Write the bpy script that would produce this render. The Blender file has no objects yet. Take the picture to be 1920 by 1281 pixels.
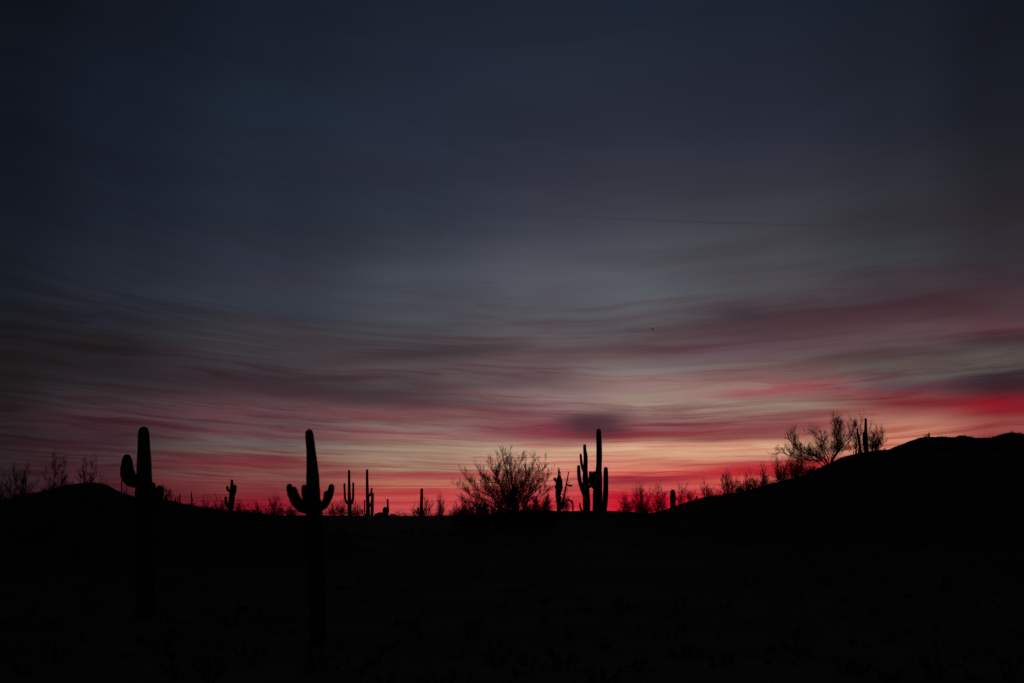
import bpy, math, random
from mathutils import Vector, Matrix, noise as mnoise

R = math.radians
scene = bpy.context.scene
col = scene.collection

# ------------------------------------------------------------------ camera
F_PX, CX, CY, HOR = 2667.0, 960.0, 640.5, 968.0        # 50 mm lens on a 36 mm frame, photo pixels
PITCH = math.atan((HOR - CY) / F_PX)
cam_d = bpy.data.cameras.new('camera')
cam = bpy.data.objects.new('camera', cam_d); col.objects.link(cam)
cam_d.lens = 50.0; cam_d.sensor_width = 36.0
cam_d.clip_start = 0.1; cam_d.clip_end = 20000
cam.location = (0, 0, 0)                                # eye level is z = 0
cam.rotation_euler = (R(90) + PITCH, 0, 0)
cam_d.dof.use_dof = True; cam_d.dof.focus_distance = 150.0; cam_d.dof.aperture_fstop = 1.8
scene.camera = cam

def ray(px, py):
    x, y = (px - CX) / F_PX, -(py - CY) / F_PX
    c, s = math.cos(PITCH), math.sin(PITCH)
    return Vector((x, c - y * s, s + y * c))
def P(px, py, Y):
    d = ray(px, py); return d * (Y / d.y)
def azel(px, py):
    d = ray(px, py).normalized()
    return math.degrees(math.atan2(d.x, d.y)), math.degrees(math.asin(d.z))
def lin(c):
    return tuple((v / 255 / 12.92) if v / 255 <= 0.04045 else ((v / 255 + 0.055) / 1.055) ** 2.4 for v in c)

# ------------------------------------------------------------------ view transform
scene.view_settings.view_transform = 'Standard'
scene.view_settings.look = 'None'
scene.view_settings.exposure = 0.0
scene.view_settings.gamma = 1.0
scene.view_settings.use_curve_mapping = False
scene.render.engine = 'CYCLES'
scene.cycles.use_denoising = False
scene.cycles.max_bounces = 2
scene.cycles.use_adaptive_sampling = True
scene.cycles.adaptive_threshold = 0.01

# ------------------------------------------------------------------ dusk sky (world, by direction)
SUN_AZ = 7.0
world = bpy.data.worlds.new('World'); scene.world = world; world.use_nodes = True
world.cycles.sampling_method = 'MANUAL'; world.cycles.sample_map_resolution = 256
nt = world.node_tree; nt.nodes.clear()
N, L = nt.nodes, nt.links
def setin(sock, v):
    if isinstance(v, bpy.types.NodeSocket): L.new(v, sock)
    else: sock.default_value = v
def M(op, a, b=None, c=None, clamp=False):
    n = N.new('ShaderNodeMath'); n.operation = op; n.use_clamp = clamp
    setin(n.inputs[0], a)
    if b is not None: setin(n.inputs[1], b)
    if c is not None: setin(n.inputs[2], c)
    return n.outputs[0]
def comb(x, y, z=0.0):
    n = N.new('ShaderNodeCombineXYZ')
    for i, v in enumerate((x, y, z)): setin(n.inputs[i], v)
    return n.outputs[0]
def maprange(v, a, b, c=0.0, d=1.0, smooth=False):
    n = N.new('ShaderNodeMapRange'); n.interpolation_type = 'SMOOTHSTEP' if smooth else 'LINEAR'
    n.clamp = True
    setin(n.inputs[0], v)
    for i, q in enumerate((a, b, c, d)): setin(n.inputs[i + 1], q)
    return n.outputs[0]
def mix(f, a, b, mode='MIX'):
    n = N.new('ShaderNodeMix'); n.data_type = 'RGBA'; n.blend_type = mode; n.clamp_factor = True
    setin(n.inputs[0], f)
    for sock, v in ((n.inputs[6], a), (n.inputs[7], b)):
        if isinstance(v, bpy.types.NodeSocket): L.new(v, sock)
        else: sock.default_value = tuple(v)[:3] + (1,)
    return n.outputs[2]
def noise(vec, scale, detail=4.0, rough=0.55, dist=0.0):
    n = N.new('ShaderNodeTexNoise'); n.noise_dimensions = '3D'
    setin(n.inputs['Vector'], vec)
    n.inputs['Scale'].default_value = scale; n.inputs['Detail'].default_value = detail
    n.inputs['Roughness'].default_value = rough; n.inputs['Distortion'].default_value = dist
    return n.outputs['Fac']

tc = N.new('ShaderNodeTexCoord')
sep = N.new('ShaderNodeSeparateXYZ'); L.new(tc.outputs['Generated'], sep.inputs[0])
az = M('DEGREES', M('ARCTAN2', sep.outputs[0], sep.outputs[1]))
el = M('DEGREES', M('ARCSINE', sep.outputs[2]))
elp = M('MAXIMUM', el, 0.0)
# the high cloud deck: streaks bow gently and get thinner towards the horizon, as a flat deck does
daz = M('SUBTRACT', az, 3.0)
elu = M('MULTIPLY', elp, M('SUBTRACT', 1.0, M('MULTIPLY', M('MINIMUM', M('MULTIPLY', daz, daz), 500.0), 0.00042)))
den = M('ADD', M('SINE', M('RADIANS', elu)), 0.085)
pu = M('DIVIDE', M('SINE', M('RADIANS', az)), den)
pv = M('DIVIDE', 1.0, den)
deck = comb(pu, pv, 0.0)
def vnoise(vec, scale, detail, rough):
    n = N.new('ShaderNodeTexNoise'); setin(n.inputs['Vector'], vec)
    n.inputs['Scale'].default_value = scale; n.inputs['Detail'].default_value = detail; n.inputs['Roughness'].default_value = rough
    return n.outputs['Color']
def vmath(op, a, b):
    n = N.new('ShaderNodeVectorMath'); n.operation = op
    setin(n.inputs[0], a); setin(n.inputs[1], b)
    return n.outputs[0]
wv = vmath('SUBTRACT', vnoise(deck, 0.55, 3.0, 0.6), (0.5, 0.5, 0.5))
deck_w = vmath('ADD', deck, vmath('MULTIPLY', wv, (1.6, 1.1, 0.0)))
def stretched(vec, ang, sx, sy, z):
    m = N.new('ShaderNodeMapping'); m.vector_type = 'POINT'; L.new(vec, m.inputs['Vector'])
    m.inputs['Rotation'].default_value = (0, 0, R(ang)); m.inputs['Scale'].default_value = (sx, sy, 1); m.inputs['Location'].default_value = (0, 0, z)
    return m.outputs[0]
streak_big = noise(stretched(deck_w, 4, 0.62, 1.25, 1.5), 1.0, 6.0, 0.60)
streak_fine = noise(stretched(deck_w, -5, 1.7, 6.5, 5.5), 1.0, 6.0, 0.64)
sepw = N.new('ShaderNodeSeparateXYZ'); L.new(wv, sepw.inputs[0])
wA = sepw.outputs[0]; wB = sepw.outputs[1]
elscale = M('ADD', 0.16, M('MULTIPLY', elp, 0.115))          # warps grow with height
azw = M('ADD', az, M('MULTIPLY', wB, 4.0))
elw = M('ADD', elp, M('MULTIPLY', M('ADD', wA, M('MULTIPLY', M('SUBTRACT', streak_fine, 0.5), 0.8)), M('MULTIPLY', elscale, 1.4)))
elw = M('MAXIMUM', elw, 0.0)

# colour of the evening sky by bearing (photo column or degrees) and height (photo row)
DARK = [(968, 20, 14, 20), (850, 20, 17, 23), (735, 17, 17, 23), (560, 15, 18, 26), (260, 12, 16, 23), (0, 11, 14, 20)]
COLS = [
 (None, -75.0, DARK),
 (0, None, [(968, 38, 16, 24), (930, 38, 19, 27), (890, 40, 26, 32), (850, 40, 29, 35), (800, 34, 28, 33), (740, 26, 24, 27),
            (660, 25, 24, 27), (560, 23, 27, 35), (420, 18, 24, 34), (260, 16, 21, 31), (0, 13, 16, 23)]),
 (210, None, [(968, 80, 22, 35), (920, 72, 26, 37), (880, 62, 32, 40), (860, 62, 44, 48), (830, 56, 34, 42), (800, 58, 36, 44),
              (765, 54, 42, 48), (720, 38, 33, 37), (665, 33, 30, 33), (620, 33, 33, 42), (560, 35, 40, 50), (420, 26, 32, 43),
              (260, 22, 29, 41), (0, 17, 22, 31)]),
 (500, None, [(968, 145, 22, 42), (945, 138, 22, 42), (925, 126, 44, 50), (890, 118, 68, 65), (870, 112, 42, 51), (850, 100, 76, 72),
              (830, 98, 84, 83), (810, 96, 62, 67), (788, 84, 62, 66), (765, 86, 60, 65), (745, 66, 46, 52), (720, 50, 37, 43),
              (680, 56, 50, 54), (630, 61, 60, 64), (590, 50, 55, 66), (560, 48, 50, 60), (420, 36, 43, 55), (260, 29, 38, 51), (0, 22, 29, 40)]),
 (770, None, [(968, 195, 60, 68), (950, 190, 68, 71), (930, 184, 52, 60), (908, 178, 96, 81), (890, 150, 56, 62), (875, 154, 114, 96),
              (840, 148, 128, 110), (815, 138, 92, 88), (800, 124, 97, 92), (770, 112, 72, 75), (750, 82, 59, 65), (730, 67, 58, 62),
              (700, 81, 71, 73), (660, 66, 57, 61), (620, 72, 72, 78), (560, 70, 74, 82), (420, 48, 54, 66), (260, 35, 43, 57), (0, 25, 33, 46)]),
 (1030, None, [(968, 205, 38, 54), (945, 203, 45, 58), (920, 192, 66, 70), (890, 195, 100, 90), (868, 195, 130, 110), (845, 190, 148, 124),
               (830, 150, 102, 97), (812, 122, 48, 58), (795, 116, 54, 65), (770, 124, 90, 91), (740, 131, 106, 104), (720, 92, 70, 73),
               (660, 94, 78, 80), (600, 84, 83, 87), (560, 84, 86, 94), (420, 58, 61, 71), (260, 40, 45, 58), (0, 27, 35, 48)]),
 (1190, None, [(968, 206, 18, 42), (950, 212, 20, 45), (930, 186, 18, 42), (912, 192, 74, 75), (900, 140, 36, 53), (885, 212, 84, 78),
               (870, 208, 138, 114), (858, 194, 106, 94), (838, 210, 160, 130), (818, 124, 42, 53), (792, 124, 84, 84), (760, 149, 126, 115),
               (720, 137, 105, 102), (690, 119, 105, 103), (650, 87, 67, 71), (620, 86, 81, 84), (560, 90, 94, 100), (420, 60, 63, 71),
               (260, 42, 46, 58), (0, 27, 35, 48)]),
 (1430, None, [(968, 180, 18, 38), (930, 186, 22, 42), (905, 204, 78, 71), (886, 182, 28, 46), (874, 190, 70, 70), (860, 182, 94, 86),
               (838, 205, 154, 120), (818, 142, 84, 82), (800, 131, 72, 75), (775, 149, 128, 111), (755, 137, 114, 104), (740, 148, 74, 80),
               (728, 140, 107, 103), (705, 119, 83, 83), (690, 111, 95, 93), (660, 97, 74, 80), (600, 73, 61, 67), (560, 80, 80, 84),
               (420, 58, 59, 66), (260, 39, 43, 55), (0, 26, 33, 45)]),
 (1710, None, [(968, 150, 18, 34), (880, 175, 40, 46), (850, 190, 110, 88), (820, 188, 118, 94), (790, 160, 100, 86), (766, 122, 42, 51),
               (752, 126, 66, 68), (730, 91, 66, 72), (705, 93, 85, 80), (680, 75, 59, 61), (660, 87, 69, 71), (625, 93, 75, 77),
               (600, 73, 48, 56), (580, 65, 49, 57), (550, 66, 58, 64), (500, 60, 62, 68), (420, 48, 48, 54), (260, 32, 36, 46), (0, 22, 28, 38)]),
 (1890, None, [(968, 110, 18, 32), (850, 120, 40, 45), (812, 140, 60, 60), (798, 139, 68, 62), (785, 124, 32, 41), (768, 134, 14, 31),
               (742, 68, 29, 39), (715, 49, 38, 46), (698, 83, 75, 71), (678, 85, 74, 71), (660, 63, 49, 54), (640, 89, 58, 62),
               (600, 76, 52, 58), (560, 58, 46, 52), (500, 50, 48, 54), (420, 38, 36, 41), (260, 25, 28, 36), (0, 17, 21, 30)]),
 (None, 80.0, DARK),
]
def el_to_t(e): return math.sqrt(max(e, 0.0) / 90.0)
t_el = M('SQRT', M('DIVIDE', elw, 90.0))
sky = None; prev = None
for px, a, rows in COLS:
    r = N.new('ShaderNodeValToRGB'); cr = r.color_ramp; cr.interpolation = 'LINEAR'
    L.new(t_el, r.inputs[0])
    if a is None: a = azel(px, 700)[0]
    stops = [(el_to_t(azel(960, row[0])[1]), lin(row[1:])) for row in rows]
    top = stops[-1][1]
    stops += [(el_to_t(45), tuple(v * 0.55 for v in top)), (1.0, tuple(v * 0.40 for v in top))]
    while len(cr.elements) < len(stops): cr.elements.new(0.5)
    for k, (p, c) in enumerate(stops):
        cr.elements[k].position = p
    for k, (p, c) in enumerate(stops):
        cr.elements[k].color = (*c, 1)
    if sky is None: sky = r.outputs[0]
    else: sky = mix(maprange(azw, prev, a, smooth=True), sky, r.outputs[0])
    prev = a

# streaky high cloud: red and shadowed near the horizon, mauve grey higher up
low = maprange(elp, 4.0, 10.5, 1.0, 0.0, True)
dark_t = mix(low, (0.80, 0.70, 0.72), (0.80, 0.50, 0.58))
light_t = mix(low, (1.13, 1.13, 1.17), (1.14, 1.24, 1.24))
sb = maprange(streak_big, 0.34, 0.58, smooth=True)
sf = maprange(streak_fine, 0.34, 0.60, smooth=True)
near = maprange(elp, 1.2, 2.6, 1.0, 0.0, True)
dark_t = mix(near, dark_t, (0.84, 0.66, 0.72))
light_t = mix(near, light_t, (1.12, 1.45, 1.32))
sky = mix(maprange(elp, 9.0, 22.0, 0.60, 0.35), sky, mix(1.0, sky, mix(sb, dark_t, light_t), 'MULTIPLY'))
sky = mix(maprange(elp, 3.5, 9.5, 0.85, 0.32), sky, mix(1.0, sky, mix(sf, dark_t, light_t), 'MULTIPLY'))

# the single cloud banks that stand out, each at its own bearing and height
azel_v = comb(azw, elw, 0.0)
azel_raw = comb(az, elp, 0.0)
def bank(px, py, rx, ry, ang, rgb, s, hard=0.0, rag=0.55, vec=None):
    a0, e0 = azel(px, py); k = math.degrees(1 / F_PX)
    m = N.new('ShaderNodeMapping'); m.vector_type = 'TEXTURE'
    L.new(vec or azel_v, m.inputs['Vector'])
    m.inputs['Location'].default_value = (a0, e0, 0)
    m.inputs['Rotation'].default_value = (0, 0, R(ang))
    m.inputs['Scale'].default_value = (rx * k, ry * k, 1)
    ln = N.new('ShaderNodeVectorMath'); ln.operation = 'LENGTH'; L.new(m.outputs[0], ln.inputs[0])
    d = M('SUBTRACT', ln.outputs['Value'], M('MULTIPLY', M('SUBTRACT', streak_fine, 0.5), rag * 2))
    f = M('MULTIPLY', maprange(d, 1.5, hard, smooth=True), s * 0.7)
    global sky
    sky = mix(f, sky, lin(rgb))
BANKS = [
 # px, py, rx, ry, tilt, colour, strength
 (760, 310, 330, 32, -1, (38, 40, 49), .55), (1300, 330, 380, 40, -1, (44, 44, 53), .45),
 (1700, 420, 240, 30, 2, (44, 40, 45), .5), (560, 380, 240, 36, -2, (38, 48, 62), .45),
 (1170, 530, 170, 30, 0, (84, 88, 98), .55), (480, 560, 260, 26, 0, (56, 62, 72), .45),
 (600, 470, 230, 22, -3, (44, 46, 56), .5), (240, 640, 260, 24, 1, (36, 34, 39), .5),
 (800, 668, 200, 15, 4, (58, 48, 53), 1.1), (900, 655, 90, 12, 8, (60, 53, 57), .55),
 (640, 738, 290, 17, -3, (56, 44, 51), .85), (860, 750, 130, 16, -10, (86, 70, 74), .5),
 (470, 778, 280, 8, 0, (104, 54, 64), .6), (700, 778, 120, 8, -3, (126, 62, 70), .6),
 (1050, 725, 140, 13, 6, (128, 104, 102), .6), (1250, 738, 110, 16, 6, (150, 128, 116), .7),
 (1430, 772, 150, 14, 3, (146, 120, 108), .6), (1120, 655, 150, 11, 2, (78, 60, 65), .6),
 (1412, 598, 60, 11, -8, (58, 50, 56), 1.1, .2), (1560, 605, 220, 20, 3, (72, 50, 57), .65),
 (1800, 590, 190, 26, 4, (62, 42, 49), .6), (1680, 640, 200, 9, 5, (96, 74, 76), .5),
 (1620, 665, 110, 12, 6, (74, 52, 58), .65), (1500, 728, 110, 8, 6, (152, 68, 74), .75),
 (1800, 682, 150, 10, 4, (88, 78, 74), .6), (1880, 716, 110, 17, 2, (48, 36, 47), .5),
 (1830, 772, 170, 13, 2, (124, 28, 40), .3), (1910, 770, 60, 9, 3, (136, 10, 26), .4),
 (1700, 750, 120, 10, 3, (116, 40, 48), .6),
 (1300, 822, 260, 10, 0, (124, 46, 54), .75), (1110, 814, 95, 10, 0, (122, 32, 46), .8),
 (1098, 793, 66, 24, 2, (74, 42, 54), 1.35, .2), (1440, 812, 120, 12, 4, (126, 52, 60), .6),
 (1270, 852, 300, 14, 0, (216, 176, 138), .8), (900, 850, 260, 9, -1, (176, 146, 120), .6),
 (1220, 868, 120, 6, 0, (182, 84, 78), .55), (1200, 880, 200, 7, 0, (222, 158, 124), .5),
 (930, 888, 120, 5, 0, (166, 48, 58), .6), (1420, 882, 150, 9, 4, (176, 24, 42), .8),
 (1230, 902, 170, 8, 3, (150, 34, 50), .75), (1390, 900, 150, 4, 3, (224, 96, 78), .6),
 (1200, 940, 110, 16, 0, (196, 20, 44), .7), (1500, 878, 110, 10, 3, (170, 20, 36), .5),
 (660, 850, 260, 7, 0, (142, 112, 102), .5), (560, 872, 130, 7, -3, (112, 40, 50), .65),
 (420, 838, 150, 6, 0, (90, 74, 74), .5), (440, 900, 180, 7, 0, (124, 40, 52), .5),
 (760, 935, 190, 7, 0, (196, 96, 88), .5), (640, 945, 130, 10, 0, (170, 30, 48), .5),
]
for b in BANKS: bank(*b)
bank(1360, 418, 430, 2.2, -3.5, (42, 44, 52), .42, 0.2, .8, azel_raw)          # thin old condensation trail

sky = mix(maprange(el, -1.2, 0.0), lin((9, 8, 9)), sky)            # nothing glows below the horizon
nish = N.new('ShaderNodeTexSky'); nish.sky_type = 'NISHITA'; nish.sun_disc = False
nish.sun_elevation = R(-5.0); nish.sun_rotation = R(SUN_AZ)
bg1 = N.new('ShaderNodeBackground'); L.new(sky, bg1.inputs[0]); bg1.inputs[1].default_value = 1.0
bg2 = N.new('ShaderNodeBackground'); L.new(nish.outputs[0], bg2.inputs[0]); bg2.inputs[1].default_value = 0.03
add = N.new('ShaderNodeAddShader'); L.new(bg1.outputs[0], add.inputs[0]); L.new(bg2.outputs[0], add.inputs[1])
wo = N.new('ShaderNodeOutputWorld'); L.new(add.outputs[0], wo.inputs[0])

# what is left of the sun: a faint wide red afterglow low over the horizon
sd = bpy.data.lights.new('sun', 'SUN'); sd.energy = 0.012; sd.angle = R(14); sd.color = (1.0, 0.35, 0.28)
sun = bpy.data.objects.new('sun', sd); col.objects.link(sun)
sun.rotation_euler = (R(88.5), 0, R(180 - SUN_AZ))

# ------------------------------------------------------------------ materials
def material(name, c1, c2, scale, rough=0.9, bump=0.3, stretch=(1, 1, 1)):
    m = bpy.data.materials.new(name); m.use_nodes = True
    t = m.node_tree; b = t.nodes['Principled BSDF']
    tx = t.nodes.new('ShaderNodeTexCoord'); mp = t.nodes.new('ShaderNodeMapping'); mp.inputs['Scale'].default_value = stretch
    t.links.new(tx.outputs['Object'], mp.inputs['Vector'])
    nz = t.nodes.new('ShaderNodeTexNoise'); nz.inputs['Scale'].default_value = scale; nz.inputs['Detail'].default_value = 8
    t.links.new(mp.outputs[0], nz.inputs['Vector'])
    cr = t.nodes.new('ShaderNodeValToRGB'); t.links.new(nz.outputs['Fac'], cr.inputs[0])
    cr.color_ramp.elements[0].position = .35; cr.color_ramp.elements[0].color = (*c1, 1)
    cr.color_ramp.elements[1].position = .68; cr.color_ramp.elements[1].color = (*c2, 1)
    t.links.new(cr.outputs[0], b.inputs['Base Color'])
    b.inputs['Roughness'].default_value = rough
    b.inputs['Specular IOR Level'].default_value = 0.15
    bp = t.nodes.new('ShaderNodeBump'); bp.inputs['Strength'].default_value = bump; bp.inputs['Distance'].default_value = 0.05
    t.links.new(nz.outputs['Fac'], bp.inputs['Height']); t.links.new(bp.outputs[0], b.inputs['Normal'])
    return m
MAT = dict(
    soil=material('desert_soil', (0.11, 0.09, 0.075), (0.22, 0.19, 0.155), 0.35, 0.95, 0.5),
    hill=material('stony_hillside', (0.10, 0.085, 0.072), (0.19, 0.16, 0.135), 0.5, 0.95, 0.6),
    cactus=material('saguaro_skin', (0.040, 0.060, 0.035), (0.075, 0.095, 0.060), 3.0, 0.75, 0.2),
    dead=material('dead_cactus_wood', (0.060, 0.050, 0.040), (0.13, 0.11, 0.09), 4.0, 0.9, 0.5, (3, 3, .5)),
    spine=material('cactus_spines', (0.10, 0.09, 0.075), (0.17, 0.16, 0.13), 5.0),
    bark=material('bark', (0.050, 0.046, 0.036), (0.10, 0.092, 0.070), 6.0, 0.9, 0.4),
    twig=material('dry_twigs', (0.050, 0.044, 0.036), (0.095, 0.083, 0.065), 3.0),
    leaf=material('creosote_leaf', (0.030, 0.040, 0.022), (0.060, 0.070, 0.036), 4.0),
    scrub=material('dry_scrub', (0.055, 0.050, 0.035), (0.11, 0.10, 0.07), 2.0),
    bird=material('bird_feathers', (0.02, 0.02, 0.02), (0.04, 0.038, 0.035), 20.0),
    rock=material('desert_rock', (0.06, 0.05, 0.045), (0.13, 0.11, 0.095), 2.0, 0.9, 0.5),
)

# ------------------------------------------------------------------ helpers
def tag(o, label=None, cat=None, group=None, kind=None):
    if label: o['label'] = label
    if cat: o['category'] = cat
    if group: o['group'] = group
    if kind: o['kind'] = kind
    return o
def link(name, verts, faces, mat, parent=None, smooth=True):
    me = bpy.data.meshes.new(name); me.from_pydata(verts, [], faces)
    me.materials.append(MAT[mat])
    if smooth: me.polygons.foreach_set('use_smooth', [True] * len(me.polygons))
    me.update()
    o = bpy.data.objects.new(name, me); col.objects.link(o)
    if parent: o.parent = parent
    return o
def empty(name, loc):
    o = bpy.data.objects.new(name, None); col.objects.link(o); o.location = loc
    o.empty_display_size = 0.3
    return o
def lerp_tab(tab, x):
    if x <= tab[0][0]: return tab[0][1]
    if x >= tab[-1][0]: return tab[-1][1]
    for (a, u), (b, v) in zip(tab, tab[1:]):
        if a <= x <= b:
            t = (x - a) / (b - a); t = t * t * (3 - 2 * t) * .5 + t * .5
            return u + (v - u) * t
def catmull(pts, n):
    out = []
    k = len(pts)
    for i in range(k - 1):
        p0 = pts[max(i - 1, 0)]; p1 = pts[i]; p2 = pts[i + 1]; p3 = pts[min(i + 2, k - 1)]
        for j in range(n):
            t = j / n
            out.append(tuple(0.5 * (2 * b + (c - a) * t + (2 * a - 5 * b + 4 * c - d) * t * t + (3 * b - a - 3 * c + d) * t ** 3)
                             for a, b, c, d in zip(p0, p1, p2, p3)))
    out.append(tuple(pts[-1]))
    return out
def frames(pts):
    fr = []; u = None
    for i in range(len(pts)):
        t = (pts[min(i + 1, len(pts) - 1)] - pts[max(i - 1, 0)]).normalized()
        if u is None:
            u = t.cross(Vector((0, 1, 0)))
            if u.length < 1e-3: u = t.cross(Vector((1, 0, 0)))
        u = (u - t * u.dot(t)).normalized()
        fr.append((t, u, t.cross(u)))
    return fr

# ------------------------------------------------------------------ terrain
def X_of(px, Y): return (px - CX) / F_PX * Y * (ray(px, HOR).length and 1 / ray(px, HOR).y)
def Z_of(py, Y): return P(960, py, Y).z
GY = [(-60, -1.8), (0, -1.65), (15, -2.15), (31, -2.75), (45, -2.65), (80, -1.75), (110, -0.85), (130, -0.25),
      (150, -0.03), (170, -0.05), (200, -0.5), (260, -1.1), (400, -1.4), (9000, -3.0)]
CREST = [(-60, .0), (-32, .25), (-24, .10), (-10, .0), (-4, .2), (2, .62), (9, .62), (14, .35), (22, .2), (60, 0)]
def gnoise(x, y, s, amp, seed=0.0):
    return amp * mnoise.fractal(Vector((x * s, y * s, seed)), 1.0, 2.0, 4)
def ground_z(x, y):
    z = lerp_tab(GY, y)
    z += lerp_tab(CREST, x) * math.exp(-((y - 138) / 28) ** 2)
    d = math.hypot(x, y)
    z += gnoise(x, y, 0.12, 0.10) * min(1, d / 8) * (1 if d < 260 else .5)
    return z
class Ridge:
    def __init__(self, name, Yc, prof, wf, wb, seed):
        self.name, self.Yc, self.wf, self.wb, self.seed = name, Yc, wf, wb, seed
        self.prof = [(X_of(px, Yc), Z_of(py, Yc)) for px, py in prof]
        self.x0, self.x1 = self.prof[0][0], self.prof[-1][0]
    def z(self, x, y):
        d = y - self.Yc
        w = self.wf if d < 0 else self.wb
        if abs(d) >= w or x < self.x0 or x > self.x1: return -99
        s = math.cos(math.pi / 2 * d / w) ** 2
        g = ground_z(x, y) - 0.35
        h = lerp_tab(self.prof, x)
        return g + (h - g) * s + gnoise(x, y, 0.45, 0.10, self.seed) * s * min(1.5, self.Yc / 110)
left = Ridge('hill_left', 75, [(-1500, 990), (-900, 950), (-500, 925), (-250, 932), (-80, 940), (20, 937), (60, 929), (100, 918), (140, 908),
             (168, 904), (185, 906), (205, 917), (225, 926), (255, 933), (300, 937), (340, 944), (380, 951), (430, 958),
             (480, 961), (560, 969), (700, 1010)], 15, 15, 4.0)
right = Ridge('hill_right', 115, [(1150, 1000), (1235, 965), (1262, 956), (1285, 946), (1310, 936), (1335, 930), (1352, 931), (1385, 924),
              (1420, 917), (1452, 906), (1482, 900), (1512, 893), (1542, 880), (1572, 866), (1600, 853), (1622, 848), (1648, 845),
              (1664, 847), (1690, 848), (1720, 850), (1800, 850), (2000, 852), (2400, 870), (2900, 950), (3100, 990)], 40, 40, 9.0)
far = Ridge('hill_far', 300, [(1300, 985), (1560, 905), (1620, 868), (1647, 853), (1664, 846), (1680, 840), (1697, 833), (1713, 827), (1733, 820),
            (1760, 819), (1797, 820), (1807, 816.5), (1818, 819), (1834, 822), (1872, 820), (1886, 814), (1900, 811.5), (1920, 814),
            (2000, 803), (2300, 792), (2700, 830), (3300, 985)], 40, 60, 14.0)
RIDGES = (left, right, far)
def terrain(x, y):
    return max([ground_z(x, y)] + [r.z(x, y) for r in RIDGES])

def axis(stops):
    out = []
    for a, b, n in stops:
        out += [a + (b - a) * i / n for i in range(n)]
    return out + [stops[-1][1]]
def grid_mesh(name, xs, ys, fz, mat):
    v = [(x, y, fz(x, y)) for y in ys for x in xs]
    nx = len(xs)
    f = [(j * nx + i, j * nx + i + 1, (j + 1) * nx + i + 1, (j + 1) * nx + i) for j in range(len(ys) - 1) for i in range(nx - 1)]
    return tag(link(name, v, f, mat), kind='structure')
gx = axis([(-9000, -1000, 6), (-1000, -120, 22), (-120, 120, 160), (120, 1000, 22), (1000, 9000, 6)])
gy = axis([(-1500, -60, 8), (-60, 0, 20), (0, 210, 170), (210, 600, 40), (600, 9000, 14)])
grid_mesh('ground', gx, gy, ground_z, 'soil')
for r in RIDGES:
    nxx = 150 if r is not far else 170
    xs = [r.x0 + (r.x1 - r.x0) * i / (nxx * 2) for i in range(nxx * 2 + 1)]
    ys = [r.Yc - r.wf * .999 + (r.wf + r.wb) * .998 * i / 90 for i in range(91)]
    def fz(x, y, r=r):
        z = r.z(x, y)
        e = min(1, (x - r.x0) / 3, (r.x1 - x) / 3)
        return (z if z > -50 else ground_z(x, y)) - 0.6 * (1 - max(0, e))
    o = grid_mesh(r.name, xs, ys, fz, 'hill')

# ------------------------------------------------------------------ saguaros
def ribbed(pts, radii, ribs, depth, rng, dome=True, rough=.03):
    """A ribbed column along a smooth path, with a rounded tip; returns verts, faces and rib crest points."""
    n = 5 if len(pts) > 3 else 7
    path = catmull([(*p, r) for p, r in zip(pts, radii)], n)
    C = [Vector(q[:3]) for q in path]; rad = [q[3] for q in path]
    if dome:                                           # round the tip off over the last radius
        t = (C[-1] - C[-2]).normalized(); r0 = rad[-1]; c0 = C[-1] - t * r0
        while len(C) > 2 and (C[-1] - c0).dot(t) > -0.02 * r0: C.pop(); rad.pop()
        for k in range(0, 6):
            a = k / 5 * math.pi / 2
            C.append(c0 + t * r0 * math.sin(a)); rad.append(max(r0 * math.cos(a), r0 * 0.04))
    fr = frames(C)
    m = ribs * 2
    v, f, crest = [], [], []
    sd = rng.random() * 50
    for i, (c, r) in enumerate(zip(C, rad)):
        t, a, b = fr[i]
        r *= 1 + rough * mnoise.noise(Vector((sd, i * 0.45, 0)))
        for k in range(m):
            w = 2 * math.pi * k / m
            rr = r * (1.0 if k % 2 == 0 else 1 - depth)
            d = a * math.cos(w) + b * math.sin(w)
            v.append(c + d * rr)
            if k % 2 == 0: crest.append((c + d * rr, d, t, i, k))
    for i in range(len(C) - 1):
        for k in range(m):
            k2 = (k + 1) % m
            f.append((i * m + k, i * m + k2, (i + 1) * m + k2, (i + 1) * m + k))
    f.append(tuple(range((len(C) - 1) * m, len(C) * m)))
    return v, f, C, rad, fr
def spines(C, rad, fr, ribs, rng, length, step):
    v, f = [], []
    acc = 0.0
    for i in range(len(C) - 1):
        seg = (C[i + 1] - C[i]).length
        acc += seg
        while acc > step:
            acc -= step
            s = 1 - acc / max(seg, 1e-6); s = min(max(s, 0), 1)
            c = C[i].lerp(C[i + 1], s); r = rad[i] + (rad[i + 1] - rad[i]) * s
            t, a, b = fr[i]
            for k in range(ribs):
                w = 2 * math.pi * k / ribs
                d = a * math.cos(w) + b * math.sin(w)
                base = c + d * r * 0.98 + t * rng.uniform(-step, step) * .4
                for q in range(3):
                    e = (d + Vector((rng.uniform(-.8, .8), rng.uniform(-.8, .8), rng.uniform(-.6, .6)))).normalized()
                    side = e.cross(t if abs(e.dot(t)) < .9 else a).normalized() * 0.0022
                    n0 = len(v)
                    v += [base - side, base + side, base + e * length * rng.uniform(.6, 1.2)]
                    f.append((n0, n0 + 1, n0 + 2))
    return v, f
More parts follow.
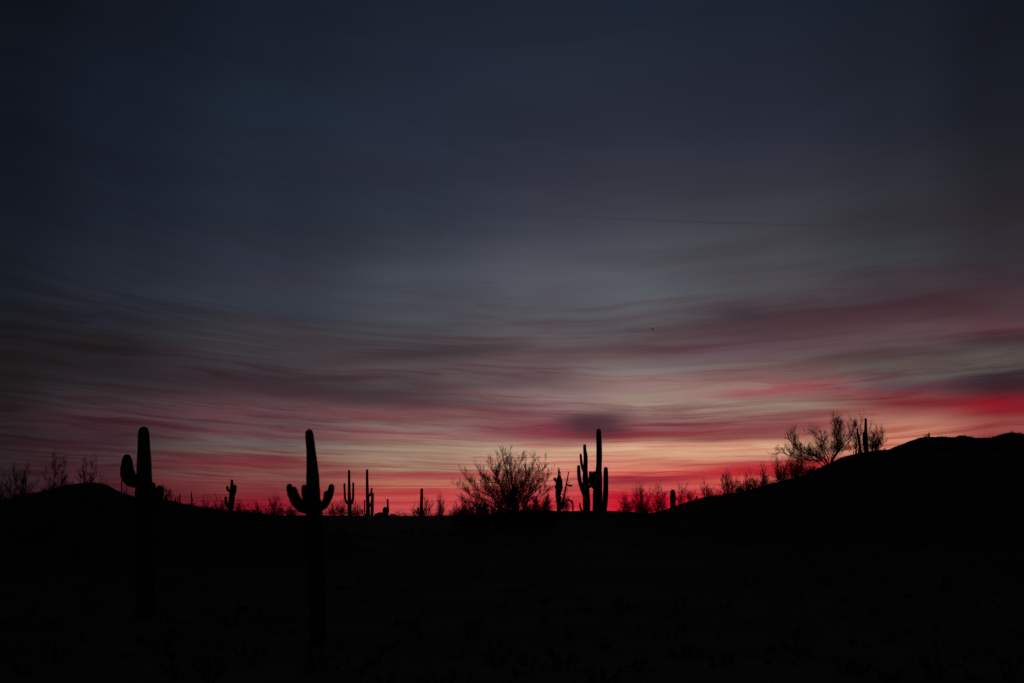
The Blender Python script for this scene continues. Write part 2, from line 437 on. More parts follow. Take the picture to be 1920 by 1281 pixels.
def saguaro(label, Y, base_px, stem, arms, ribs=12, seed=1, group=None, spiny=None, name='saguaro_cactus', mat='cactus', arm_name='arm', dome=True):
    """stem: [(px, py, width_px)...] from the lowest seen point upwards; arms: the same, with an optional depth shift."""
    rng = random.Random(seed)
    x = X_of(base_px, Y); z = terrain(x, Y)
    root = empty(name, (x, Y, z)); org = Vector((x, Y, z))
    tag(root, label, 'cactus', group)
    k = Y / F_PX
    def part(nm, pts, rads, parent):
        v, f, C, rad, fr = ribbed(pts, rads, ribs, 0.13, rng, dome, .08 if spiny else .04)
        o = link(nm, v, f, mat, parent)
        if spiny:
            sv, sf = spines(C, rad, fr, ribs, rng, spiny, 0.055)
            tag(link('spines', sv, sf, 'spine', o, False), kind='stuff')
        return o
    pts = [P(px, py, Y) - org for px, py, w in stem]
    rads = [w * k / 2 for px, py, w in stem]
    if pts[0].z > 0.05:
        pts.insert(0, Vector((0, 0, -0.15))); rads.insert(0, rads[0] * 0.92)
    else:
        pts[0] = Vector((pts[0].x, 0, -0.15))
    part('stem', pts, rads, root)
    for arm in arms:
        dy = 0.0
        if isinstance(arm[0], (int, float)): dy, arm = arm[0], arm[1:]
        n = len(arm)
        ap = [P(px, py, Y) - org + Vector((0, dy * min(1, i / 1.5), 0)) for i, (px, py, w) in enumerate(arm)]
        ar = [w * k / 2 for px, py, w in arm]
        if ap[0].z < 0.25 and arm[0][1] > 940 and Y > 60: ap[0].z = min(ap[0].z, -0.15)
        part(arm_name, ap, ar, root)
    return root

# the two near ones on the flat
saguaro('thick saguaro with one fat upcurved arm and small stubs, before the low mound', 39, 272,
        [(272, 1140, 36), (271, 1000, 36), (270, 940, 34), (270, 900, 30), (270, 860, 26), (269.5, 830, 23), (269, 800, 20)],
        [(-.05, (268, 903, 18), (255, 904, 22), (245, 896, 25), (240, 882, 23.5), (239, 866, 20), (238.5, 852, 16.5)),
         (.12, (260, 906, 12), (244, 904, 18), (234, 894, 19), (231, 881, 16), (231, 868, 13)),
         (-.1, (276, 930, 14), (284, 925, 15), (287, 915, 14), (286, 904, 13)),
         (.1, (278, 935, 14), (291, 935, 16), (297, 926, 16), (298, 910, 15))],
        ribs=16, seed=3, spiny=0.045)
saguaro('lone saguaro with leaning tapered stem and a raised forked arm on each side', 31, 597,
        [(597, 1200, 30), (594, 1090, 32), (590, 1000, 33), (588.5, 955, 31.5), (587, 925, 26), (586, 890, 24), (583.5, 850, 18), (581, 825, 16.5), (579, 805, 14)],
        [(-.06, (586, 957, 14), (571, 955, 17), (557, 944, 17), (548, 928, 15), (544, 916, 13), (543.5, 907, 11)),
         (-.10, (570, 950, 12), (560, 938, 13), (555, 926, 12), (552, 913, 10)),
         (-.22, (580, 950, 10), (575, 938, 11), (573, 924, 10), (573, 909, 9)),
         (.05, (592, 956, 13), (605, 949, 15), (613, 938, 14), (619, 924, 13), (621.5, 907.5, 11)),
         (.12, (600, 955, 11), (607, 944, 12), (610, 934, 11), (611, 920, 10))],
        ribs=16, seed=5, spiny=0.042)
# on the rise beyond
saguaro('knobbly short saguaro with small arms, standing alone between the two thick near saguaros', 140, 433,
        [(432, 962, 9), (433, 950, 11), (434.5, 935, 11.5), (435.5, 915, 9), (434.8, 906, 5.5), (434.5, 899, 4.6)],
        [(.2, (436, 930, 6), (440, 922, 5.5), (440.2, 909, 5)),
         (-.2, (433, 922, 4.5), (428, 919, 4.8), (426.6, 911, 4.4)),
         (-.1, (433, 954, 5), (427, 949, 6.5), (424, 941, 6), (423.5, 931, 5))], ribs=10, seed=7)
saguaro('slender candelabra saguaro with two upright arms level with each other', 165, 655.5,
        [(655.5, 969, 8), (655.3, 945, 7.5), (654.8, 920, 5.6), (654.4, 881, 4.2)],
        [(.1, (655, 946, 4), (650, 942.5, 4.6), (647, 935, 4.5), (646, 922, 4.2), (645.4, 906, 3.8)),
         (-.1, (656, 947, 4), (660, 943, 4.8), (662, 934, 4.6), (662.4, 920, 4.3), (662.5, 904.5, 3.8))], ribs=10, seed=9)
saguaro('tall thin saguaro pole with a low column of arms hugging one side', 160, 690,
        [(690.5, 969, 8.5), (689.6, 945, 7), (688.6, 915, 5.6), (688.2, 880, 4.4)],
        [(.2, (693, 950, 5), (697.5, 942, 6), (698, 930, 5.4), (698, 923.5, 5)),
         (.1, (697.5, 968, 6), (697.8, 955, 6), (697.8, 940, 5.6)),
         (-.2, (690, 932, 3.6), (694, 928.5, 3.8), (696.6, 921, 3.6), (697.8, 914.6, 3.4)),
         (0, (687, 967, 3), (684, 962, 3), (683.5, 950, 2.8), (683.6, 937, 2.4)),
         (.1, (687, 968, 2.4), (681.5, 966, 2.4), (679, 961, 2.2), (678.4, 954.5, 2))], ribs=10, seed=11)
saguaro('low broken saguaro stump with one short upright finger', 175, 723,
        [(722, 969, 10), (722, 960, 10), (722, 950.5, 8.5)],
        [(.1, (725, 968, 6), (727, 958, 5), (726.8, 947, 4), (726.6, 935.5, 3.4))], ribs=10, seed=13)
saguaro('single armless saguaro pole rising out of a leafless bush', 160, 790,
        [(790, 969, 6.5), (790.2, 950, 6.2), (790.6, 930, 5.6), (790.7, 915.5, 5)],
        [(.1, (789, 968, 3.2), (785, 962, 3.6), (783.6, 956, 3.4), (783, 951, 3))], ribs=10, seed=15)
saguaro('many armed saguaro joined by a knot of stubs to the tallest saguaro', 130, 1100,
        [(1100, 960, 13), (1099.5, 935, 14), (1098, 905, 11.5), (1097.5, 880, 9), (1098, 858, 8), (1096.6, 845, 6.4), (1096, 833, 5.6)],
        [(-.1, (1097, 888, 4.4), (1093, 881, 5), (1090, 868, 5), (1088.6, 851, 4.4)),
         (.1, (1098, 935, 7), (1092, 918, 8), (1087.5, 903, 7.4), (1085.5, 888, 7), (1085, 872, 6)),
         (-.3, (1100, 905, 6), (1105, 903, 7), (1107, 895, 7), (1106.6, 883.5, 6)),
         (.3, (1100, 910, 6), (1106, 912, 7), (1109.5, 905, 6), (1110, 893, 6)),
         (0, (1098, 961, 3.6), (1091, 958, 4), (1088, 951, 3.4), (1087, 943, 2.8))], ribs=12, seed=17)
saguaro('tallest saguaro, massive stem with one thick arm rising straight from its foot', 131, 1122,
        [(1120.5, 960, 19), (1120.5, 930, 18), (1121.5, 900, 15), (1123, 875, 11), (1123.6, 850, 11), (1123, 825, 10.2), (1122.4, 804, 8.6)],
        [(-.1, (1132, 960, 10), (1135, 935, 10), (1135.8, 905, 9.4), (1135.7, 875.5, 8)),
         (-.4, (1118, 912, 7), (1114, 908, 7.4), (1113, 897, 7), (1113, 883.5, 6)),
         (.3, (1116, 915, 6), (1112, 914, 5), (1110, 906, 5), (1109.6, 886, 5))], ribs=12, seed=19)
saguaro('stout armless saguaro post beside the foot of the long slope', 118, 1261,
        [(1262, 958, 11.5), (1261.8, 945, 11), (1261.5, 930, 10.4), (1261.4, 918, 9)], [], ribs=12, seed=21)
saguaro('tiny far saguaro stub on the lowest toe of the long slope', 122, 1306,
        [(1306.5, 940, 4), (1306.5, 936, 4), (1306.6, 929.5, 3)],
        [(0, (1306, 938, 2), (1303.6, 937, 2), (1303, 934, 1.6))], ribs=8, seed=23)
saguaro('saguaro on the hillside with a fused short arm, beside a leafless tree', 114, 1624,
        [(1624.5, 851, 9.5), (1624, 835, 8.6), (1623.3, 815, 7), (1623.3, 800, 5.6), (1623.3, 784, 4)],
        [(-.1, (1622, 845, 5), (1620, 832, 5.6), (1619, 820, 5), (1618.8, 810.5, 4.2))], ribs=12, seed=25)
saguaro('thin leaning saguaro spear on the hillside next to a taller saguaro', 113.5, 1614,
        [(1614.4, 851, 4.8), (1612, 835, 5), (1609, 818, 4.6), (1607.3, 802.7, 3.6)], [], ribs=10, seed=27)
saguaro('tiny saguaro standing on the crest of the distant ridge', 299, 1742,
        [(1742, 820, 3.4), (1742, 816, 3.4), (1742, 811, 2.6)], [(0, (1741.5, 818, 1.8), (1739, 817, 1.8), (1738.4, 814.5, 1.4))], ribs=8, seed=29)
saguaro('distant thin saguaro with one small hooked arm, on the falling shoulder of the mound', 110, 337,
        [(337, 950, 2.8), (337, 940, 2.6), (337, 925, 2)], [(0, (336.6, 938, 1.6), (333.4, 936, 1.7), (332.4, 931, 1.4))], ribs=8, seed=31)
saguaro('distant pencil thin saguaro with a bulge halfway, on the falling shoulder of the mound', 110, 359,
        [(359, 952, 2.6), (359, 940, 2.6), (358.8, 930, 2), (358.6, 921, 1.5)], [(0, (359, 941, 1.6), (361, 939, 1.6), (361.2, 935, 1.4))], ribs=8, seed=33)
saguaro('very short distant saguaro nub beside one with a hooked arm', 112, 328.5,
        [(328.5, 950, 2.4), (328.5, 940, 2.4), (328.5, 932, 1.8)], [], ribs=8, seed=35)
saguaro('thin bare saguaro pole just under the fat arm of the thick saguaro', 90, 228,
        [(228, 932, 2.6), (228, 920, 2.5), (227.8, 901, 2)], [], ribs=8, seed=37)
saguaro('small dark saguaro post among leafless trees on the mound', 80, 100,
        [(100, 925, 3.4), (100, 915, 3.4), (100, 906.5, 2.6)], [], ribs=8, seed=39)

# ------------------------------------------------------------------ the dead saguaro
def rod(v, f, pts, rads, sides=5, rng=None, cap=True):
    fr = frames(pts); n0 = len(v)
    for i, (c, r) in enumerate(zip(pts, rads)):
        t, a, b = fr[i]
        for k in range(sides):
            w = 2 * math.pi * k / sides
            q = r * (1 + (rng.uniform(-.25, .25) if rng else 0))
            v.append(c + (a * math.cos(w) + b * math.sin(w)) * q)
    for i in range(len(pts) - 1):
        for k in range(sides):
            k2 = (k + 1) % sides
            f.append((n0 + i * sides + k, n0 + i * sides + k2, n0 + (i + 1) * sides + k2, n0 + (i + 1) * sides + k))
    if cap: f.append(tuple(n0 + (len(pts) - 1) * sides + k for k in range(sides)))
def dead_saguaro():
    Y = 128; rng = random.Random(77); k = Y / F_PX
    x = X_of(1048, Y); z = terrain(x, Y); org = Vector((x, Y, z))
    root = tag(empty('dead_saguaro', org), 'rotting dead saguaro skeleton with broken top and a fallen arch of wood', 'cactus')
    def path(pp, dy=0.0, sub=5):
        q = catmull([(*(P(a, b, Y) - org + Vector((0, dy, 0))), w * k / 2) for a, b, w in pp], sub)
        return [Vector(s[:3]) for s in q], [s[3] for s in q]
    def piece(nm, pp, dy=0.0, sides=9, rough=True):
        v, f = [], []
        c, r = path(pp, dy); c[0].z = min(c[0].z, c[0].z)
        rod(v, f, c, r, sides, rng if rough else None)
        return link(nm, v, f, 'dead', root, False)
    piece('stem', [(1048, 962, 9), (1047.5, 945, 8.5), (1047, 930, 10), (1047.5, 915, 13), (1048.5, 902, 12), (1048.5, 893, 7)], 0)
    for dx, top, w in ((-1.9, 876, 1.5), (-.6, 880, 1.3), (.8, 877.5, 1.6), (2.2, 884, 1.5)):   # wooden ribs left standing
        piece('wooden_rib', [(1048.5 + dx * .8, 900, w), (1048.5 + dx, 890, w), (1048.2 + dx, top, w * .8)], rng.uniform(-.08, .08), 5)
    piece('arm', [(1045, 905, 4), (1041, 900, 5.5), (1039, 896, 5)], -.1)
    for a, b in ((1054, 905), (1055, 914), (1043, 910), (1053, 922), (1042.5, 920)):            # flaking skin
        piece('skin_flap', [(1048, b + 3, 3), ((1048 + a) / 2, b, 5), (a, b - 1, 3)], rng.uniform(-.1, .1), 6)
    s = piece('leaning_rib', [(1054, 956, 3.4), (1057, 935, 3.4), (1061.5, 912, 3), (1066.8, 884, 1.8)], .3, 6)
    piece('leaning_rib', [(1050, 958, 2), (1055, 940, 2), (1060, 922, 1.6), (1063, 912, 1)], .5, 5)
    piece('broken_arm', [(1062.5, 909, 1.6), (1066, 910, 3.4), (1070, 910.8, 4), (1074, 910.5, 2)], .3, 7)
    piece('broken_arm', [(1064, 908, 1), (1066.5, 905.5, 1.6), (1068, 902.5, 1.2)], .3, 5)
    piece('fallen_arch', [(1053, 955, 2.2), (1057, 946, 2.6), (1062, 939, 3), (1067, 937.5, 3), (1072, 941, 3), (1074, 948, 3.4), (1073.6, 962, 3)], -.2, 7)
dead_saguaro()

# ------------------------------------------------------------------ leafless trees and shrubs
class Twigs:
    def __init__(self): self.v, self.f = [], []
    def cone(self, a, b, r0, r1):
        d = b - a
        u = d.cross(Vector((.3, .9, .2)))
        if u.length < 1e-6: u = d.cross(Vector((1, 0, 0)))
        u.normalize(); w = d.cross(u).normalized(); n = len(self.v)
        for c, r in ((a, r0), (b, r1)):
            for t in (0, 2.0944, 4.18879):
                self.v.append(c + (u * math.cos(t) + w * math.sin(t)) * r)
        self.f += [(n, n + 1, n + 4, n + 3), (n + 1, n + 2, n + 5, n + 4), (n + 2, n, n + 3, n + 5)]
    def tip(self, a, b, r0):
        d = b - a
        u = d.cross(Vector((.3, .9, .2)))
        if u.length < 1e-6: u = d.cross(Vector((1, 0, 0)))
        u.normalize(); w = d.cross(u).normalized(); n = len(self.v)
        for t in (0, 2.0944, 4.18879):
            self.v.append(a + (u * math.cos(t) + w * math.sin(t)) * r0)
        self.v.append(b)
        self.f += [(n, n + 1, n + 3), (n + 1, n + 2, n + 3), (n + 2, n, n + 3)]
    def leaf(self, c, s, rng):
        e = Vector((rng.gauss(0, 1), rng.gauss(0, 1), rng.gauss(0, 1))).normalized()
        g = e.cross(Vector((rng.gauss(0, 1), rng.gauss(0, 1), rng.gauss(0, 1)))).normalized()
        n = len(self.v)
        self.v += [c, c + e * s + g * s * .35, c + e * s * 1.9, c + e * s - g * s * .35]
        self.f.append((n, n + 1, n + 2, n + 3))
def jitter(d, a, rng): return (d + Vector((rng.gauss(0, a), rng.gauss(0, a), rng.gauss(0, a)))).normalized()
def spray(tw, p, d, length, r, rng, depth, up, kids, leafy=0, lo=.25):
    """One branchlet that wanders upward and carries finer ones."""
    seg = 4 if depth > 0 else 2
    for i in range(seg):
        d = jitter(d, .09, rng); d = (d + Vector((0, 0, up))).normalized()
        q = p + d * length / seg
        if depth == 0 and i == seg - 1: tw.tip(p, q, r * .7)
        else: tw.cone(p, q, r * (1 - .6 * i / seg), r * (1 - .6 * (i + 1) / seg))
        if depth > 0 and (i + 1) / seg > lo:
            for _ in range(kids):
                s = rng.random()
                spray(tw, p.lerp(q, s), jitter(d, .34, rng), length * rng.uniform(.4, .75), max(r * .55, .0052), rng, depth - 1, up, kids, leafy)
        if leafy and depth == 0:
            for _ in range(leafy): tw.leaf(p.lerp(q, rng.random()), rng.uniform(.012, .026), rng)
        p = q
def woody(name, label, cat, Y, base_px, limbs, seed, limb_r=0.05, dens=6, twig_len=.9, depth=2, kids=2, up=.10, spread=.6,
          group=None, dy=1.6, twig_r=.011, leafy=0, from_frac=.3, base=0.0):
    """limbs: pixel paths of the main limbs seen from the front; each gets its own place in depth."""
    rng = random.Random(seed)
    x = X_of(base_px, Y); z = terrain(x, Y); org = Vector((x, Y, z))
    root = tag(empty(name, org), label, cat, group)
    tw = Twigs(); tv, tf = [], []
    # root crown where the limbs meet
    rod(tv, tf, [Vector((0, 0, -.15)), Vector((0, 0, .02)), Vector((0, 0, limb_r * 2.4))], [limb_r * 2.2, limb_r * 1.9, limb_r * 1.0], 8, rng)
    link('trunk', tv, tf, 'bark', root)
    for li, lp in enumerate(limbs):
        off = rng.uniform(-dy, dy)
        pts = [Vector((base * (-1 + 2 * (li + .5) / len(limbs)), off * .25 * (base > 0), -.08))]
        for i, (a, b) in enumerate(lp):
            s = (i + 1) / len(lp)
            q = P(a, b, Y) - org + Vector((0, off * s, 0))
            pts.append(q)
        c = [Vector(q) for q in catmull([tuple(q) for q in pts], 5)]
        for i in range(1, len(c)):
            c[i] += Vector((rng.gauss(0, .03), rng.gauss(0, .05), rng.gauss(0, .03)))
        n = len(c)
        rr = [limb_r * (1 - .86 * i / (n - 1)) for i in range(n)]
        v, f = [], []
        rod(v, f, c, rr, 6, None)
        link('limb', v, f, 'bark', root)
        for i in range(n - 1):
            fr_ = i / (n - 1)
            if fr_ < from_frac: continue
            d0 = (c[i + 1] - c[i]).normalized()
            seglen = (c[i + 1] - c[i]).length
            cnt = dens * seglen
            cnt = int(cnt) + (rng.random() < cnt % 1)
            for _ in range(cnt):
                d = jitter(d0 + Vector((rng.gauss(0, spread), rng.gauss(0, spread), .25)), .2, rng)
                spray(tw, c[i].lerp(c[i + 1], rng.random()), d, twig_len * rng.uniform(.5, 1.1) * (1.1 - .5 * fr_), twig_r, rng, depth, up, kids, leafy)
        spray(tw, c[-1], (c[-1] - c[-2]).normalized(), twig_len * .8, twig_r, rng, depth, up, kids, leafy)
    tag(link('crown', tw.v, tw.f, 'leaf' if leafy else 'twig', root, False), kind='stuff')
    return root

woody('palo_verde_tree', 'wide leafless tree with dense fine twigs, next to the dead saguaro', 'tree', 112, 962,
      [[(958, 930), (952, 893), (945, 866), (944, 852)], [(945, 925), (932, 898), (920, 876)], [(935, 930), (914, 908), (902, 888)],
       [(930, 938), (896, 918), (874, 895)], [(925, 945), (885, 930), (864, 917)], [(965, 920), (970, 893), (976, 866)],
       [(975, 920), (992, 891), (1002, 868)], [(980, 925), (1004, 900), (1018, 880)], [(985, 932), (1012, 914), (1029, 897)],
       [(960, 910), (958, 885), (958, 868)], [(940, 915), (934, 896), (936, 878)], [(990, 940), (1013, 930), (1028, 920)],
       [(968, 925), (983, 908), (986, 884)], [(920, 950), (885, 945), (868, 938)], [(950, 920), (918, 905), (892, 908)],
       [(972, 930), (996, 915), (1008, 908)], [(955, 945), (930, 932), (915, 922)], [(970, 945), (992, 932), (1000, 924)]],
      41, .06, 9.5, 1.0, 2, 2, .12, .62, dy=2.8, twig_r=.009, from_frac=.12)
woody('palo_verde_tree', 'leafless tree with spreading bare limbs leaning off the steep hillside', 'tree', 113, 1556,
      [[(1553, 860), (1543, 838), (1535, 820), (1529, 812)], [(1545, 862), (1520, 853), (1494, 848), (1482, 834), (1476, 822)],
       [(1562, 862), (1573, 842), (1574, 815), (1568, 796)], [(1563, 858), (1577, 835), (1590, 816), (1596, 806)],
       [(1572, 842), (1573, 820), (1580, 802), (1580, 792)], [(1538, 860), (1510, 850), (1497, 843), (1490, 826)],
       [(1550, 856), (1545, 840), (1554, 826)], [(1568, 850), (1585, 844), (1602, 843)], [(1530, 866), (1512, 862), (1490, 866)],
       [(1560, 850), (1562, 836), (1560, 824)], [(1540, 864), (1505, 862), (1480, 852), (1464, 848)], [(1548, 866), (1520, 868), (1500, 876)]],
      43, .05, 11.0, 1.0, 2, 2, .10, .52, dy=1.8, twig_r=.0075, from_frac=.2)

# smaller bushes, each fanned out from its own foot
def bush(label, px, Y, hw, h, n, seed, cat='shrub', name='bare_shrub', foot=None, top=None, **kw):
    rng = random.Random(seed)
    x = X_of(px, Y); z = terrain(x, Y)
    fy = HOR - z / Y * F_PX if foot is None else foot
    if top: h = fy - top
    n = int(n * 1.5); hw *= 1.0
    limbs = []
    for i in range(n):
        u = -1 + 2 * (i + .5) / n + rng.uniform(-.12, .12)
        tip = (px + u * hw * rng.uniform(.6, 1.1) + rng.uniform(-.2, .2) * hw, fy - h * math.sqrt(max(.12, 1 - u * u * .8)) * rng.choice((.42, .6, .75, .9, 1.0)) * rng.uniform(.88, 1.05))
        mid = (px + u * hw * .55, fy - (fy - tip[1]) * .42)
        limbs.append([mid, tip])
    s = h * Y / F_PX
    a = dict(limb_r=.014 + .009 * s, dens=9, twig_len=.22 + .22 * s, depth=1, kids=3, up=.09, spread=.75, dy=hw * Y / F_PX * .7, twig_r=.008, from_frac=.08, base=hw * Y / F_PX * .4)
    a.update(kw)
    return woody(name, label, cat, Y, px, limbs, seed, **a)

# left mound
bush('hazy leafless tree with the widest crown on the far side of the mound', 26, 98, 40, 88, 10, 101, 'tree', 'mesquite_tree', top=868, depth=2, kids=2, dens=5.5, from_frac=.3, twig_r=.006, twig_len=.9)
bush('leafless tree with an open rounded crown behind the small saguaro post on the mound', 104, 92, 24, 62, 7, 103, 'tree', 'mesquite_tree', top=868, depth=2, kids=2, dens=5.5, from_frac=.4, twig_r=.006, twig_len=.8)
bush('leafless shrub showing over the very top of the mound', 160, 90, 30, 48, 9, 105, top=874, depth=2, kids=2, dens=5.5, from_frac=.35, twig_r=.006, twig_len=.75)
bush('sparse low shrub on the dropping side of the mound', 196, 88, 13, 30, 5, 107, top=888, dens=5.0)
bush('small dense bush at the feet of the thin pole by the thick saguaro', 236, 88, 8, 13, 7, 109, top=918, leafy=2)
bush('small rounded dark bush between the thick saguaro and the tiny distant saguaros', 313, 84, 9, 13, 9, 111, top=926, leafy=2, dens=12)
bush('wispy bare shrub next to the pencil thin distant saguaro', 388, 120, 15, 26, 7, 113, top=930)
bush('upright bare shrub close before the knobbly saguaro', 405, 125, 9, 22, 5, 115, top=934)
bush('thin bare shrub touching the knobbly saguaro', 416, 130, 7, 30, 4, 117, top=932)
bush('low bare shrub just past the knobbly saguaro', 450, 140, 14, 26, 7, 119)
bush('twiggy bare shrub in the middle of a brush row', 482, 145, 14, 28, 7, 121)
bush('broad bare shrub with a bristly dome, largest of the brush row', 516, 145, 24, 36, 11, 123)
bush('bare shrub reaching under the raised arm of the lone leaning saguaro', 548, 148, 13, 24, 7, 125)
bush('low bare shrub at the far side of the lone leaning saguaro', 624, 150, 13, 24, 7, 127)
bush('bristly bare shrub touching the foot of the candelabra saguaro', 641, 152, 11, 28, 6, 129)
bush('bare shrub between the candelabra saguaro and the thin saguaro pole', 668, 155, 11, 24, 6, 131)
bush('leafless bush wrapped round the single armless saguaro pole', 797, 157, 17, 30, 8, 133)
bush('little bare shrub leaning away from the single armless saguaro pole', 778, 158, 6, 20, 4, 135)
bush('tall narrow bare shrub standing by itself before the wide leafless tree', 826, 150, 8, 38, 7, 137, up=.2)
bush('very low bare scrub at the edge of the wide leafless tree', 852, 130, 9, 20, 5, 139)
# under the wide tree
for px, hw, h, sd_, lb in ((872, 18, 945, 141, 'dense dark bush at the outer edge beneath the wide leafless tree'),
                           (902, 25, 933, 143, 'dense dark bush beneath the drooping limbs of the wide leafless tree'),
                           (942, 26, 941, 145, 'low dark bush around the trunk of the wide leafless tree'),
                           (985, 24, 941, 147, 'low dark bush in the shade beyond the trunk of the wide leafless tree'),
                           (1018, 26, 931, 149, 'dense rounded dark bush between the wide leafless tree and the dead saguaro')):
    bush(lb, px, 106, hw, h, 14, sd_, top=h, name='creosote_bush', leafy=4, dens=17, depth=1, kids=3)
bush('leafless shrub tangled around the foot of the dead saguaro', 1060, 129, 13, 38, 7, 151)
# right of the big pair
bush('low bare shrub nearest the big saguaro pair, first of the thicket', 1174, 128, 14, 34, 7, 153)
bush('bristly bare shrub forming the tallest dome of the thicket by the stout saguaro post', 1203, 126, 22, 52, 11, 155)
bush('open bare shrub of the thicket close before the stout saguaro post', 1236, 124, 15, 46, 8, 157)
bush('slim leafless sapling with a round top behind the stout saguaro post', 1278, 122, 13, 46, 6, 159, 'tree', 'mesquite_sapling', dens=5)
bush('sparse bare twigs beside the tiny stub on the toe of the slope', 1294, 121, 8, 22, 5, 161)
bush('thin fanned bare shrub above the toe of the slope', 1326, 121, 13, 34, 7, 163)
bush('dense bare shrub, fullest of the row climbing the slope', 1366, 120, 22, 44, 11, 165)
bush('low bare shrub tucked after the fullest one on the slope', 1388, 118, 10, 24, 6, 167)
bush('upright bare shrub with a ragged tip on the slope', 1403, 118, 10, 36, 6, 169)
bush('small round bare shrub midway along the slope row', 1416, 117, 11, 24, 7, 171)
bush('tall thin bare shrub, last of the row before the big thicket on the slope', 1433, 117, 10, 38, 6, 173)
bush('bristly bare shrub at the outer foot of the leaning hillside tree', 1466, 116, 17, 50, 9, 175)
bush('tangled bare shrub under the spreading limbs of the leaning hillside tree', 1492, 115.5, 18, 50, 9, 177)
bush('low tangled shrub close under the trunk of the leaning hillside tree', 1520, 115, 15, 26, 7, 179)
bush('wispy leafless shrub rising behind the hillside saguaros', 1612, 117, 22, 70, 7, 181, dens=6)
bush('round leafless bush on the uphill side of the hillside saguaros', 1641, 116, 20, 46, 11, 183, dens=14)
bush('tiny bush beside the saguaro on the distant ridge crest', 1736, 299, 5, 6, 5, 185, dens=3, leafy=1)
bush('tiny bush on the bare stretch of the distant ridge', 1762, 300, 6, 4, 5, 187, dens=3, leafy=1)
bush('small bush on the hump of the distant ridge', 1822, 300, 6, 6, 5, 189, dens=3, leafy=1)
bush('small bush in the dip of the distant ridge', 1862, 300, 6, 6, 5, 191, dens=3, leafy=1)
bush('small bush on the highest knob of the distant ridge', 1896, 300, 7, 6, 5, 193, dens=3, leafy=1)

def tangle(spans, seed, label, group):
    rng = random.Random(seed)
    for px0, px1, n, Y, h0, h1 in spans:
        for i in range(n):
            px = px0 + (px1 - px0) * (i + rng.uniform(.1, .9)) / n
            bush(label, px, Y + rng.uniform(-3, 3), rng.uniform(9, 18), rng.uniform(h0, h1), rng.randint(4, 7), seed * 100 + int(px),
                 dens=7, spread=.9, up=.04)['group'] = group
tangle([(1160, 1248, 7, 124, 10, 30)], 6, 'low bare shrub in the tangled thicket between the big saguaro pair and the stout post', 'thicket by the stout post')
tangle([(1340, 1448, 9, 118, 8, 20), (1455, 1530, 8, 115, 14, 34)], 7, 'low bare shrub in the tangled brush climbing the long slope', 'brush up the slope')
tangle([(445, 560, 9, 146, 9, 20), (608, 682, 6, 154, 8, 17)], 8, 'low bare shrub in the brush strip behind the lone leaning saguaro', 'brush strip on the flat')
tangle([(740, 868, 8, 150, 5, 11)], 9, 'ankle high bare shrub between the broken stump and the wide leafless tree', 'ankle high shrubs on the flat')
tangle([(0, 80, 5, 92, 40, 62), (110, 210, 6, 88, 32, 46)], 10, 'thin bare shrub growing behind the crest of the mound', 'shrubs behind the mound')

# ------------------------------------------------------------------ low rocks and scrub
def boulder(px, Y, w, h, seed, label):
    rng = random.Random(seed)
    x = X_of(px, Y); z = terrain(x, Y)
    v, f = [], []
    rows, seg = 6, 12
    for i in range(rows + 1):
        a = math.pi * i / rows
        for k in range(seg):
            b = 2 * math.pi * k / seg
            d = Vector((math.sin(a) * math.cos(b), math.sin(a) * math.sin(b), math.cos(a)))
            q = 1 + .35 * mnoise.noise(d * 1.6 + Vector((seed, 0, 0)))
            v.append(Vector((d.x * w * q, d.y * w * .8 * q, d.z * h * q)))
    for i in range(rows):
        for k in range(seg):
            k2 = (k + 1) % seg
            f.append((i * seg + k, i * seg + k2, (i + 1) * seg + k2, (i + 1) * seg + k))
    o = link('boulder', v, f, 'rock', None, False); o.location = (x, Y, z + h * .2)
    tag(o, label, 'rock')
boulder(712, 172, .75, .38, 3.3, 'rounded boulder heap against the broken saguaro stump')
boulder(737, 172, .6, .25, 8.1, 'flat low boulder on the open side of the broken saguaro stump')

def scrub():
    rng = random.Random(9); tw = Twigs()
    spots = []
    for _ in range(1500):                              # over the flat
        y = rng.uniform(8, 190); x = rng.uniform(-.42, .42) * y + rng.uniform(-3, 3)
        spots.append((x, y, rng.uniform(.08, .30) * (1 if y < 100 else .8)))
    for r, n, hs in ((left, 420, .16), (right, 700, .16), (far, 600, .3)):    # on the hills
        for _ in range(n):
            px = rng.uniform(max(-200, 960 + r.x0 / r.Yc * F_PX), min(2150, 960 + r.x1 / r.Yc * F_PX))
            y = r.Yc - abs(rng.gauss(0, r.wf * .25)); x = X_of(px, y)
            spots.append((x, y, rng.uniform(.4, 1.3) * hs))
    for x, y, h in spots:
        z = terrain(x, y); n = 7
        for i in range(n):
            a = rng.random() * 6.283; s = rng.uniform(.2, .9)
            b = Vector((x + math.cos(a) * h * .25, y + math.sin(a) * h * .25, z - .03))
            e = b + Vector((math.cos(a) * h * s, math.sin(a) * h * s, h * rng.uniform(.6, 1.1)))
            tw.cone(b, e, .010 + .02 * h, .004)
            for _ in range(4): tw.leaf(b.lerp(e, rng.uniform(.3, 1)), h * rng.uniform(.10, .22), rng)
    tag(link('desert_scrub', tw.v, tw.f, 'scrub', None, False), 'low dry scrub scattered over the dark desert floor and slopes', 'scrub', kind='stuff')
scrub()

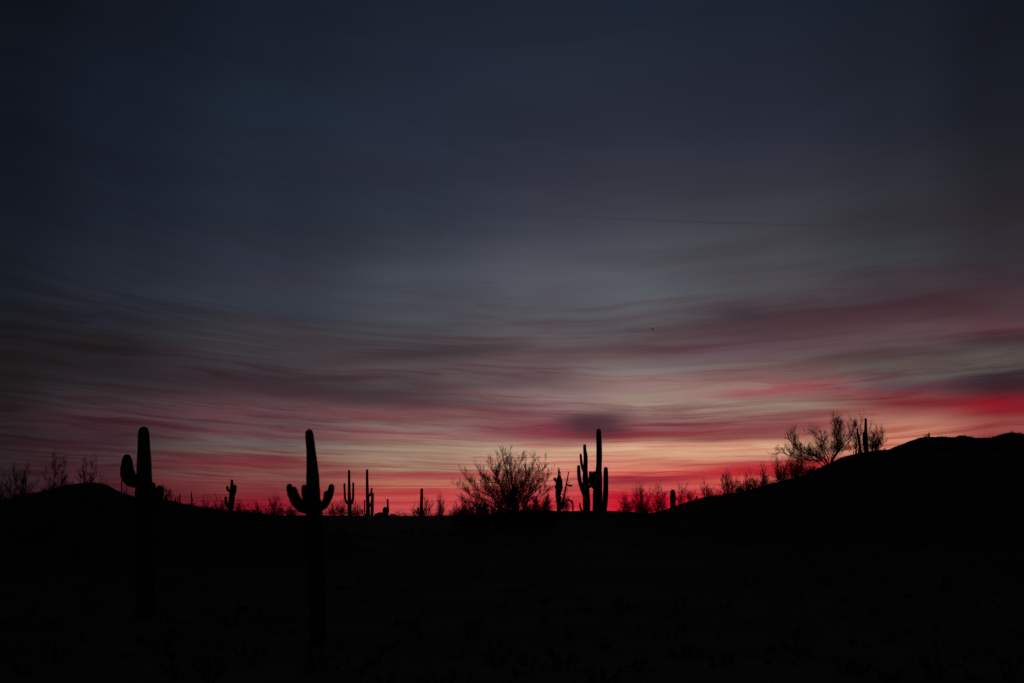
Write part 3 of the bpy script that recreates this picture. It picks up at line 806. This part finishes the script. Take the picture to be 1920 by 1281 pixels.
# ------------------------------------------------------------------ bird
def bird():
    Y = 110; o0 = P(1223, 616.5, Y)
    # body along the flight line, two raised-and-swept wings and a tail in one mesh
    v, f = [], []
    ring = [(-.17, .012, 0), (-.10, .045, .0), (0, .060, 0), (.09, .045, .01), (.14, .036, .02), (.18, .03, .025), (.22, .006, .018)]
    for s, r, h in ring:
        for k in range(8):
            w = k * math.pi / 4
            v.append(Vector((s, r * math.cos(w), h + r * math.sin(w))))
    for i in range(len(ring) - 1):
        for k in range(8):
            k2 = (k + 1) % 8
            f.append((i * 8 + k, i * 8 + k2, (i + 1) * 8 + k2, (i + 1) * 8 + k))
    for sgn in (-1, 1):
        n = len(v)
        pts = [(.10, .03, .02), (.12, .16, -.04), (.05, .30, -.16), (-.06, .36, -.24), (-.04, .26, -.15), (-.06, .14, -.05), (-.09, .03, .01)]
        for a, b, c in pts: v.append(Vector((a, sgn * b, c)))
        for a, b, c in pts: v.append(Vector((a, sgn * b, c - .012)))
        m = len(pts)
        for q in ((0, 1, 5, 6), (1, 2, 4, 5), (2, 3, 4)):
            f.append(tuple(n + k for k in q)); f.append(tuple(n + m + k for k in reversed(q)))
        for k in range(m): f.append((n + k, n + (k + 1) % m, n + m + (k + 1) % m, n + m + k))
    n = len(v)
    for a, b, c in ((-.14, .02, .0), (-.30, .06, .0), (-.30, -.06, .0), (-.14, -.02, .0)):
        v.append(Vector((a, b, c + .006)))
    for a, b, c in ((-.14, .02, .0), (-.30, .06, .0), (-.30, -.06, .0), (-.14, -.02, .0)):
        v.append(Vector((a, b, c - .006)))
    f += [(n, n + 1, n + 2, n + 3), (n + 7, n + 6, n + 5, n + 4), (n, n + 4, n + 5, n + 1), (n + 1, n + 5, n + 6, n + 2), (n + 2, n + 6, n + 7, n + 3)]
    o = link('bird', v, f, 'bird', None, False)
    o.location = o0; o.rotation_euler = (R(14), R(-14), R(58)); o.scale = (.62, .5, .75)
    tag(o, 'small dark bird gliding alone high in the evening sky', 'bird')
bird()
